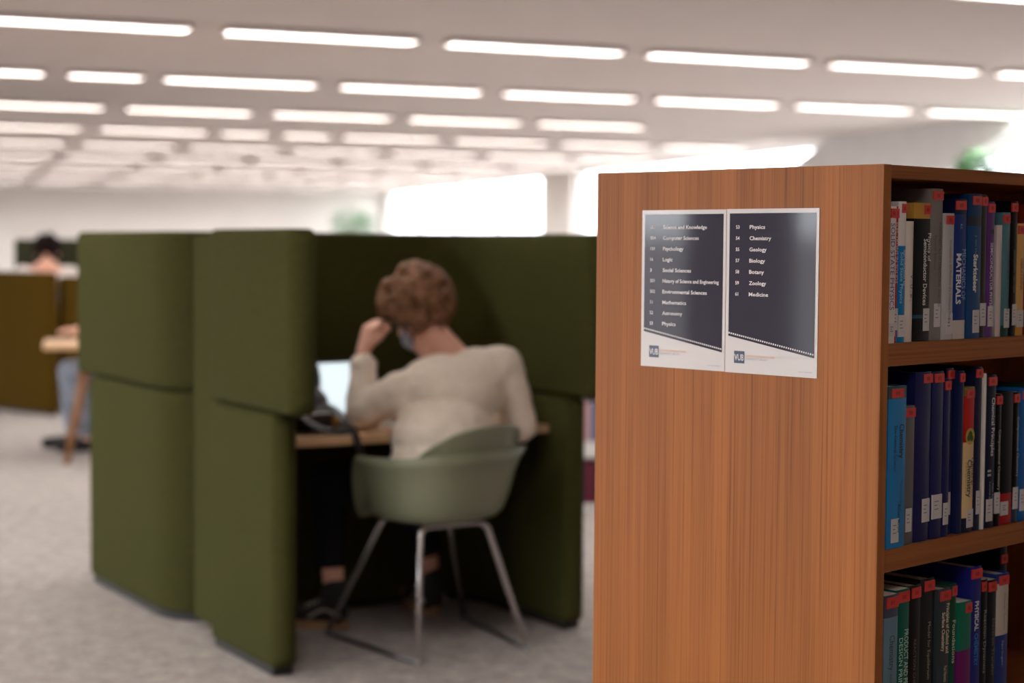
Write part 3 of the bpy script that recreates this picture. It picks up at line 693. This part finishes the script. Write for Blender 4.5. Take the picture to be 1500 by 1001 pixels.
RO = Vector((-.22, 5.98, 0)); reader = empty('person', RO)
tag(reader, 'person in a cream sweater with curly light brown hair at the booth desk', 'person')
C7 = Vector((-.172, 6.105, .985)); HD = Vector((-.335, 6.19, 1.138)); FACE = Vector((-.72, .62, -.46)); HUP = Vector((-.38, .10, 1.0))
SR = Vector((-.030, 6.170, .950)); SL = Vector((-.385, 6.005, .868))
ER = Vector((.035, 6.225, .735)); EL = Vector((-.520, 6.090, .790))
WR = Vector((-.200, 6.360, .765)); WL = Vector((-.524, 6.175, 1.000))
bm = bmesh.new()
hrot, hpt = head(bm, HD, FACE, HUP)
capsule(bm, C7 + Vector((.0, .0, -.04)), HD + Vector((.055, -.012, -.075)), .060, .056)
capsule(bm, C7 + Vector((-.05, .05, -.05)), HD + Vector((0, 0, -.06)), .05, .055)
capsule(bm, Vector((-.20, 6.03, .62)), C7 + Vector((0, 0, -.08)), .12, .10)      # trunk under the sweater
capsule(bm, Vector((-.22, 5.98, .57)), Vector((-.20, 6.03, .66)), .12, .12)
capsule(bm, C7+Vector((0, 0, -.06)), SR, .07, .055); capsule(bm, C7+Vector((0, 0, -.06)), SL, .07, .055)
capsule(bm, SR, ER, .046, .036); capsule(bm, SL, EL, .046, .036)
capsule(bm, ER, WR, .036, .025); capsule(bm, EL, WL, .036, .026)
KL = Vector((-.500, 6.190, 1.082)); hand(bm, WL, KL, Vector((-.75, -.55, .1)), 1.25, 1, 1.12)
KR = WR + (WR-ER).normalized()*.085; hand(bm, WR, KR, (0, 0, 1), .25, 1)
hipL = RO - eu*.09 + Vector((0, 0, .55)); hipR = RO + eu*.09 + Vector((0, 0, .55))
kneeL = uv(.33, .40, .52); kneeR = uv(.70, .42, .52)
ankL = Vector((-.630, 6.235, .10)); ankR = Vector((-.295, 6.50, .10))
for hp, kn, an in ((hipL, kneeL, ankL), (hipR, kneeR, ankR)):
    capsule(bm, hp, kn, .075, .055); capsule(bm, kn, an, .052, .036)
toeL = (Vector((-.83, 6.27, .04))); toeR = (Vector((-.395, 6.69, .04)))
for an, to in ((ankL, toeL), (ankR, toeR)):
    capsule(bm, an + Vector((0, 0, -.055)), to, .034, .026)
fuse('body', bm, SKIN, reader, .007, 3, off=RO)
eyes('eye', hpt, hrot, reader, RO)
curly_hair(HD, hpt, hrot, reader, RO, HAIR, n=230, rad=.0225, cover=lambda p: p.z > (-.072 if p.y < -.01 else -.03+p.y*1.0) and not (p.y > .055 and p.z < .075), grow=1.15)
# sweater
bm = bmesh.new()
def lerp(a, b_, t): return a + (b_-a)*t
ch = Vector((-.205, 6.075, .875)); low = Vector((-.240, 5.985, .57)); mid = Vector((-.232, 6.01, .72))
def torso(c, hw, hd, hz, lean=0):
    rot = Matrix((eu, gv, Vector((0, 0, 1)))).transposed(); ellip(bm, c, (hw, hd, hz), rot @ Matrix.Rotation(lean, 3, 'Y'))
torso(low + Vector((0, 0, .01)), .190, .138, .11); torso(mid, .190, .138, .15); torso(ch, .205, .128, .125, math.radians(9))
torso(lerp(low, mid, .5), .190, .138, .14)
capsule(bm, C7 + Vector((.0, .0, -.055)), SR + Vector((-.01, 0, 0)), .084, .076); capsule(bm, C7 + Vector((.0, .01, -.060)), SL, .078, .074)
capsule(bm, SR, ER, .073, .058); capsule(bm, SL, EL, .074, .060)
capsule(bm, ER, lerp(ER, WR, .95), .058, .046); capsule(bm, EL, lerp(EL, WL, .78), .060, .046)
capsule(bm, lerp(EL, WL, .70), lerp(EL, WL, .76), .049, .049)
bx = fuse('sweater', bm, SWEAT, reader, .009, 5, disp=.018, dscale=.055, off=RO)
# trousers
bm = bmesh.new()
for hp, kn, an in ((hipL, kneeL, ankL), (hipR, kneeR, ankR)):
    capsule(bm, hp + Vector((0, 0, .02)), kn, .094, .074); capsule(bm, kn, lerp(kn, an, .62), .074, .060)
ellip(bm, RO + Vector((0, 0, .565)), (.16, .14, .105))
fuse('trousers', bm, TROUS, reader, .010, 4, off=RO)
# shoes
def shoe(an, to):
    d = Vector((to.x-an.x, to.y-an.y, 0)).normalized(); sd = Vector((-d.y, d.x, 0)); heel = Vector((an.x, an.y, 0)) - d*.055
    rot = Matrix((d, sd, Vector((0, 0, 1)))).transposed(); cen = heel + d*.14
    bm = bmesh.new(); capsule(bm, heel + d*.05 + Vector((0, 0, .065)), heel + d*.10 + Vector((0, 0, .065)), .046, .044)
    capsule(bm, heel + d*.05 + Vector((0, 0, .05)), heel + d*.22 + Vector((0, 0, .045)), .044, .040); capsule(bm, heel + d*.06 + Vector((0, 0, .06)), an + Vector((0, 0, .04)), .046, .048)
    up_ = fuse('shoe', bm, SHOEB, reader, .007, 3, off=RO)
    bm = bmesh.new()
    outl = []
    for k in range(32):
        a = 2*PI*k/32; x = math.cos(a)*.140; y = math.sin(a)*(.050 if math.cos(a) > 0 else .043)
        q_ = cen + d*(x) + sd*y*min(1, .55+.6*abs(math.sin(a))); outl.append((q_.x, q_.y))
    prism(bm, outl, .002, .032); o = obj('sole', bm, SOLE, up_); o.data.transform(Matrix.Translation(-RO))
    bm = bmesh.new()
    for k in range(5):
        p0 = heel + d*(.115+.018*k) + Vector((0, 0, .096-.008*k)); tube(bm, [p0-sd*.030, p0+Vector((0, 0, .006)), p0+sd*.030], .0045, 6)
    tube(bm, smooth_path([heel + sd*.046 + d*.02 + Vector((0, 0, .05)), heel + sd*.048 + d*.08 + Vector((0, 0, .075)), heel + sd*.046 + d*.14 + Vector((0, 0, .045))]), .005, 6)
    tube(bm, smooth_path([heel - sd*.046 + d*.02 + Vector((0, 0, .05)), heel - sd*.048 + d*.08 + Vector((0, 0, .075)), heel - sd*.046 + d*.14 + Vector((0, 0, .045))]), .005, 6)
    o = obj('laces', bm, SOLEW, up_); o.data.transform(Matrix.Translation(-RO))
shoe(ankL, toeL); shoe(ankR, toeR)
# face mask hanging along the jaw
bm = bmesh.new()
rows = []
for j in range(5):
    row = []
    for k in range(15):
        a = math.radians(-78+156*k/14); zz = -.040-.062*j/4
        rx = .080-.010*j/4; ry = .118-.030*abs(j-1.5)/2.5
        row.append(bm.verts.new(hpt(math.sin(a)*rx, math.cos(a)*ry-.006, zz - .012*math.cos(a))))
    rows.append(row)
for j in range(4):
    for k in range(14): bm.faces.new((rows[j][k], rows[j][k+1], rows[j+1][k+1], rows[j+1][k]))
o = obj('face_mask', bm, mat('pale_blue_mask', (.34, .34, .40), .8), reader, True); o.data.transform(Matrix.Translation(-RO)); o['label'] = 'pale blue-grey face mask'
sd = o.modifiers.new('t', 'SOLIDIFY'); sd.thickness = .002
bm = bmesh.new()
for s in (-1, 1): tube(bm, smooth_path([hpt(.080*s, .020, -.050), hpt(.086*s, -.018, -.005), hpt(.084*s, -.030, -.045), hpt(.076*s, .015, -.095)]), .0035, 6)
o2 = obj('mask_strap', bm, BLACKM, o, True); o2.data.transform(Matrix.Translation(-RO))

# ------------------------------------------------------------------ laptop and bag on the desk
LP = uv(.430, .375, .7325); lap = empty('laptop', LP, AB + math.radians(8)); tag(lap, 'open silver laptop with a bright white screen on the booth desk', 'laptop')
ALU = mat('silver_aluminium', (.62, .60, .60), .35, metal=.6)
boxo('base', (-.142, -.20, .001), (.142, .02, .016), ALU, lap, .003)
bm = bmesh.new()
for r_ in range(5):
    for k in range(12): box(bm, (-.126+.0212*k, -.105+.021*r_, .016), (-.108+.0212*k, -.088+.021*r_, .0175))
obj('keyboard', bm, BLACKM, lap)
boxo('touchpad', (-.05, -.19, .016), (.05, -.125, .0166), mat('touchpad_grey', (.45, .44, .44), .3), lap)
lid = boxo('lid', (-.142, -.004, 0), (.142, .004, .218), BLACKM, lap, .002); lid.location = (0, .022, .014); lid.rotation_euler = (math.radians(-13), 0, 0)
scr = boxo('screen', (-.128, -.0052, .016), (.128, -.0042, .206), mat('lit_screen', (.80, .93, 1.0), .2, emit=.55), lid)
bm = bmesh.new(); tube(bm, [(-.12, .022, .014), (.12, .022, .014)], .006, 8); obj('hinge', bm, BLACKM, lap)

BAGM = mat('black_nylon', (.014, .011, .013), .6, var=.3, vscale=25)
BP = uv(.15, .20, .7325); bag = empty('backpack', BP, AB); tag(bag, 'slumped black backpack with straps lying on the booth desk', 'backpack')
bm = bmesh.new()
ellip(bm, (0, .10, .085), (.125, .14, .085)); ellip(bm, (.03, .16, .17), (.10, .10, .10)); ellip(bm, (.06, .15, .24), (.05, .06, .045)); ellip(bm, (-.03, .0, .06), (.10, .10, .058)); ellip(bm, (.08, .02, .045), (.07, .09, .043))
fuse('bag_body', bm, BAGM, bag, .009, 4, disp=.02, dscale=.05)
bm = bmesh.new(); ellip(bm, (.02, -.06, .045), (.085, .045, .042)); fuse('front_pocket', bm, BAGM, bag, .008, 3, disp=.012, dscale=.04)
def strap(pts, wd=.014):
    bm = bmesh.new(); P = smooth_path(pts, 6); vs = []
    for i, p_ in enumerate(P):
        t = (P[min(i+1, len(P)-1)]-P[max(i-1, 0)]).normalized(); s_ = t.cross(Vector((0, -.6, .8))).normalized()
        vs.append((bm.verts.new(p_-s_*wd), bm.verts.new(p_+s_*wd)))
    for i in range(len(vs)-1): bm.faces.new((vs[i][0], vs[i][1], vs[i+1][1], vs[i+1][0]))
    o = obj('strap', bm, BLACKM, bag, True); s2 = o.modifiers.new('t', 'SOLIDIFY'); s2.thickness = .004
strap([(.06, -.02, .10), (.08, -.10, .075), (.075, -.17, .045), (.095, -.207, .01), (.12, -.215, -.08), (.15, -.213, -.16), (.17, -.206, -.10)])
strap([(-.05, .0, .10), (-.06, -.09, .07), (-.02, -.15, .03), (.05, -.16, .012), (.13, -.13, .012)])
bm = bmesh.new(); tube(bm, smooth_path([(-.06, -.098, .06), (.02, -.112, .072), (.10, -.095, .06)]), .003, 6); obj('zip', bm, mat('zip_metal', (.5, .45, .42), .3, metal=1), bag, True)
boxo('zip_tag', (.055, -.122, .028), (.078, -.116, .056), mat('amber_tag', (.50, .22, .03), .5), bag, .002)

# ------------------------------------------------------------------ background: table with a second reader
TB = Vector((-2.28, 11.25, 0)); ta = math.radians(14)
table = empty('wooden_table', TB, ta); tag(table, 'pale wooden table with slanted legs partly behind the olive booth', 'table')
boxo('table_top', (-.70, -.38, .715), (.70, .38, .745), OAK, table, .004)
for sx in (-1, 1):
    for sy in (-1, 1):
        bm = bmesh.new(); tube(bm, [(sx*.565, sy*.325, 0), (sx*.42, sy*.26, .715)], [.020, .032], 10); obj('leg', bm, LEGWOOD, table, True)
boxo('apron', (-.41, -.25, .66), (.41, .25, .715), LEGWOOD, table)
def seated(name, O, rz, label, top, legs, hairm, bow=0):
    """a plain seated figure facing local +y"""
    t = empty('person', O, rz); tag(t, label, 'person')
    V = Vector; bm = bmesh.new()
    rot, pt = head(bm, V((0, .07+bow*.9, 1.20-bow)), V((0, 1, -.30-bow*1.5)), V((0, .25, 1)))
    capsule(bm, V((0, .0, 1.02-bow*.5)), V((0, .045+bow*.6, 1.13-bow)), .055, .052)
    capsule(bm, V((0, -.02, .56)), V((0, 0, .98)), .13, .11)
    sh = [V((-.17, 0, .98)), V((.17, 0, .98))]; el = [V((-.24, .12, .775)), V((.24, .12, .775))]; wr = [V((-.10, .36, .79)), V((.12, .36, .79))]
    for i in (0, 1):
        capsule(bm, V((0, 0, .98)), sh[i], .07, .055); capsule(bm, sh[i], el[i], .048, .036); capsule(bm, el[i], wr[i], .036, .025)
        hand(bm, wr[i], wr[i] + (wr[i]-el[i]).normalized()*.08, V((0, 0, 1)), .3, 1 if i == 0 else -1)
    hp = [V((-.09, 0, .53)), V((.09, 0, .53))]; kn = [V((-.12, .42, .52)), V((.12, .42, .52))]; an = [V((-.12, .36, .09)), V((.12, .40, .09))]
    for i in (0, 1):
        capsule(bm, hp[i], kn[i], .072, .052); capsule(bm, kn[i], an[i], .05, .036); capsule(bm, an[i]-V((0, 0, .05)), an[i]+V((0, .15, -.055)), .034, .028)
    fuse('body', bm, SKIN, t, .010, 3); eyes('eye', pt, rot, t, V((0, 0, 0)))
    bm = bmesh.new()
    ellip(bm, (0, 0, .60), (.17, .13, .12)); ellip(bm, (0, 0, .75), (.175, .13, .17)); ellip(bm, (0, .005, .90), (.19, .125, .12))
    for i in (0, 1):
        capsule(bm, V((0, 0, .95)), sh[i], .075, .066); capsule(bm, sh[i], el[i], .064, .052); capsule(bm, el[i], el[i].lerp(wr[i], .35), .052, .046)
    fuse('shirt', bm, top, t, .012, 3, disp=.012, dscale=.06)
    bm = bmesh.new()
    for i in (0, 1): capsule(bm, hp[i], kn[i], .088, .070); capsule(bm, kn[i], kn[i].lerp(an[i], .9), .070, .052)
    ellip(bm, (0, 0, .55), (.15, .13, .10)); fuse('trousers', bm, legs, t, .012, 3)
    bm = bmesh.new()
    for i in (0, 1): capsule(bm, an[i]+V((0, -.02, -.045)), an[i]+V((0, .17, -.05)), .045, .039)
    fuse('shoes', bm, SHOEB, t, .010, 2)
    curly_hair(None, pt, rot, t, V((0, 0, 0)), hairm, n=90, rad=.016, cover=lambda p: p.z > (-.085 if p.y < .02 else -.03) and not (p.y > .05 and p.z < .08), voxel=.009)
    return t
DKHAIR = mat('dark_hair', (.012, .005, .005), .8, spec=.1)
WSHIRT = mat('white_cotton', (.78, .70, .66), .9, var=.04, vscale=40)
GJEANS = mat('faded_grey_jeans', (.22, .24, .29), .9, var=.45, vscale=22)
seated('p2', Vector((-2.53, 11.78, 0)), math.radians(118), 'person in a white top and faded jeans sitting at the slant-legged table', WSHIRT, GJEANS, DKHAIR)
ch2 = copy_tree(chair); ch2.location = (-2.51, 11.78, 0); ch2.rotation_euler = (0, 0, math.radians(118)); tag(ch2, 'sage armchair of the reader at the slant-legged table', 'chair', 'sage armchairs')

# mustard screen, dark green screen and the person between them
def flat_screen(name, a, b_, h, m, label, th=.045):
    a = Vector(a); b_ = Vector(b_); d = b_-a; an = math.atan2(d.y, d.x); t = empty(name, a, an); tag(t, label, 'screen')
    obj('panel', sweep_panel([(0, 0), (d.length, 0)], th, .02, h, .02, .04), m, t, True)
    obj('plinth', sweep_panel([(.04, 0), (d.length-.04, 0)], th-.012, 0, .03, .002, .004), PLINTH, t)
flat_screen('mustard_screen', (-6.4, 16.30, 0), (-3.60, 13.82, 0), 1.135, MUSTARD, 'dark mustard upholstered screen behind the slant-legged table')
flat_screen('mustard_screen', (-3.60, 13.98, 0), (-2.85, 15.35, 0), 1.10, MUSTARD, 'dark mustard upholstered screen running back from the corner near the dark-haired person')
flat_screen('green_screen', (-4.60, 16.25, 0), (-2.6, 15.85, 0), 1.40, DARKFELT, 'dark green upholstered screen behind the dark-haired person')
p3 = seated('p3', Vector((-3.87, 14.60, 0)), math.radians(12), 'dark-haired person in a white shirt behind the mustard screen', WSHIRT, TROUS, DKHAIR, .065)
p3.scale = (1.13, 1.13, 1.13)
ch3 = copy_tree(chair); ch3.location = (-3.87, 14.60, 0); ch3.rotation_euler = (0, 0, math.radians(12)); tag(ch3, 'sage armchair of the dark-haired person behind the mustard screen', 'chair', 'sage armchairs')

# ------------------------------------------------------------------ low white bookcase between booth and tall bookcase
LB = Vector((.30, 9.05, 0)); low_c = empty('low_bookcase', LB, math.radians(20)); tag(low_c, 'low white bookcase of dark books seen between booth and wooden bookcase', 'bookcase')
for x0, x1 in ((0, .02), (.88, .90)): boxo('side', (x0, 0, 0), (x1, .30, .72), WHITE, low_c)
for z0, z1 in ((0, .03), (.275, .355), (.70, .72)): boxo('shelf', (.02, 0, z0), (.88, .30, z1), WHITE, low_c)
boxo('back', (.02, .285, .03), (.88, .30, .70), WHITE, low_c)
ca, sa = math.cos(math.radians(20)), math.sin(math.radians(20))
LBC = [('navy', c_(24, 24, 60)), ('dark red', c_(110, 24, 40)), ('grey-blue', c_(110, 118, 150)), ('black', c_(18, 18, 24)), ('pale pink', c_(190, 150, 150))]
def low_book(x, z, wd, h, ci, n):
    nm, col = LBC[ci]; P = LB + Vector((ca*x - sa*.02, sa*x + ca*.02, z + .0005)); o = empty('book', P, math.radians(20))
    tag(o, '%s book on the %s of the low white bookcase' % (nm, n), 'book', '%s books on the %s of the low white bookcase' % (nm, n))
    m = mat('low_cover_%d' % ci, col, .5); bm = bmesh.new()
    prism(bm, [(0, 0), (wd, 0), (wd, .17), (wd-.003, .17), (wd-.003, .004), (.003, .004), (.003, .17), (0, .17)], 0, h); obj('cover', bm, m, o)
    boxo('pages', (.0035, .005, .003), (wd-.0035, .166, h-.003), PAGES, o)
rnd = random.Random(5)
for z, n, cs in ((.03, 'bottom shelf', (0, 0, 1, 0, 3, 0, 1, 3)), (.355, 'upper shelf', (2, 2, 4, 2, 0, 2, 3, 2))):
    x = .022
    for ci in cs:
        wd = .026+.02*rnd.random(); low_book(x, z, wd, .20+.035*rnd.random(), ci, n); x += wd+.001

# ------------------------------------------------------------------ tall plants by the glazing
LEAF = mat('leaf_green', (.06, .22, .07), .5, var=.4, vscale=8)
POT = mat('grey_pot', (.25, .25, .25), .6)
BARK = mat('bark', (.12, .08, .05), .8)
def plant(P, h, label, seed, n=170, spread=.42):
    rnd = random.Random(seed); t = empty('potted_tree', P); tag(t, label, 'plant')
    bm = bmesh.new(); tube(bm, [(0, 0, 0), (0, 0, .02), (0, 0, .38), (0, 0, .40)], [.15, .16, .21, .21], 20); obj('pot', bm, POT, t, True)
    bm = bmesh.new(); tube(bm, smooth_path([(0, 0, .38), (.02, .01, h*.45), (-.01, .02, h*.8)]), [.022]*13, 8)
    tips = []
    for k in range(9):
        a = rnd.random()*2*PI; z = h*(.45+.35*rnd.random()); e_ = Vector((math.cos(a)*spread*.6, math.sin(a)*spread*.6, z+.3*rnd.random())); tube(bm, [(0, 0, z-.1), tuple(e_)], [.010, .004], 6); tips.append(e_)
    obj('trunk', bm, BARK, t, True)
    bm = bmesh.new()
    for k in range(n):
        a = rnd.random()*2*PI; rr = spread*math.sqrt(rnd.random()); z = h*(.55+.45*rnd.random()*(1-.3*rr/spread)); c0 = Vector((math.cos(a)*rr, math.sin(a)*rr, z))
        d = Vector((math.cos(a+rnd.gauss(0, .6)), math.sin(a+rnd.gauss(0, .6)), rnd.uniform(-.6, .5))).normalized(); s_ = d.cross(Vector((0, 0, 1))).normalized(); L = .10+.07*rnd.random(); W_ = L*.28; nn = s_.cross(d)
        v = [bm.verts.new(c0), bm.verts.new(c0+d*L*.45+s_*W_+nn*.008), bm.verts.new(c0+d*L), bm.verts.new(c0+d*L*.45-s_*W_+nn*.008), bm.verts.new(c0+d*L*.45-nn*.006)]
        bm.faces.new((v[0], v[1], v[4])); bm.faces.new((v[1], v[2], v[4])); bm.faces.new((v[2], v[3], v[4])); bm.faces.new((v[3], v[0], v[4]))
    tag(obj('foliage', bm, LEAF, t), kind='stuff')
plant((4.33, 16.3, 0), 2.42, 'tall potted tree beside the slanting grey soffit', 11, 900, .20)
q = W0 + G_*(tR1-1.6) - E_*1.1
plant((q.x, q.y, 0), 2.3, 'tall potted tree by the far end of the glazed wall', 12, 700, .5)
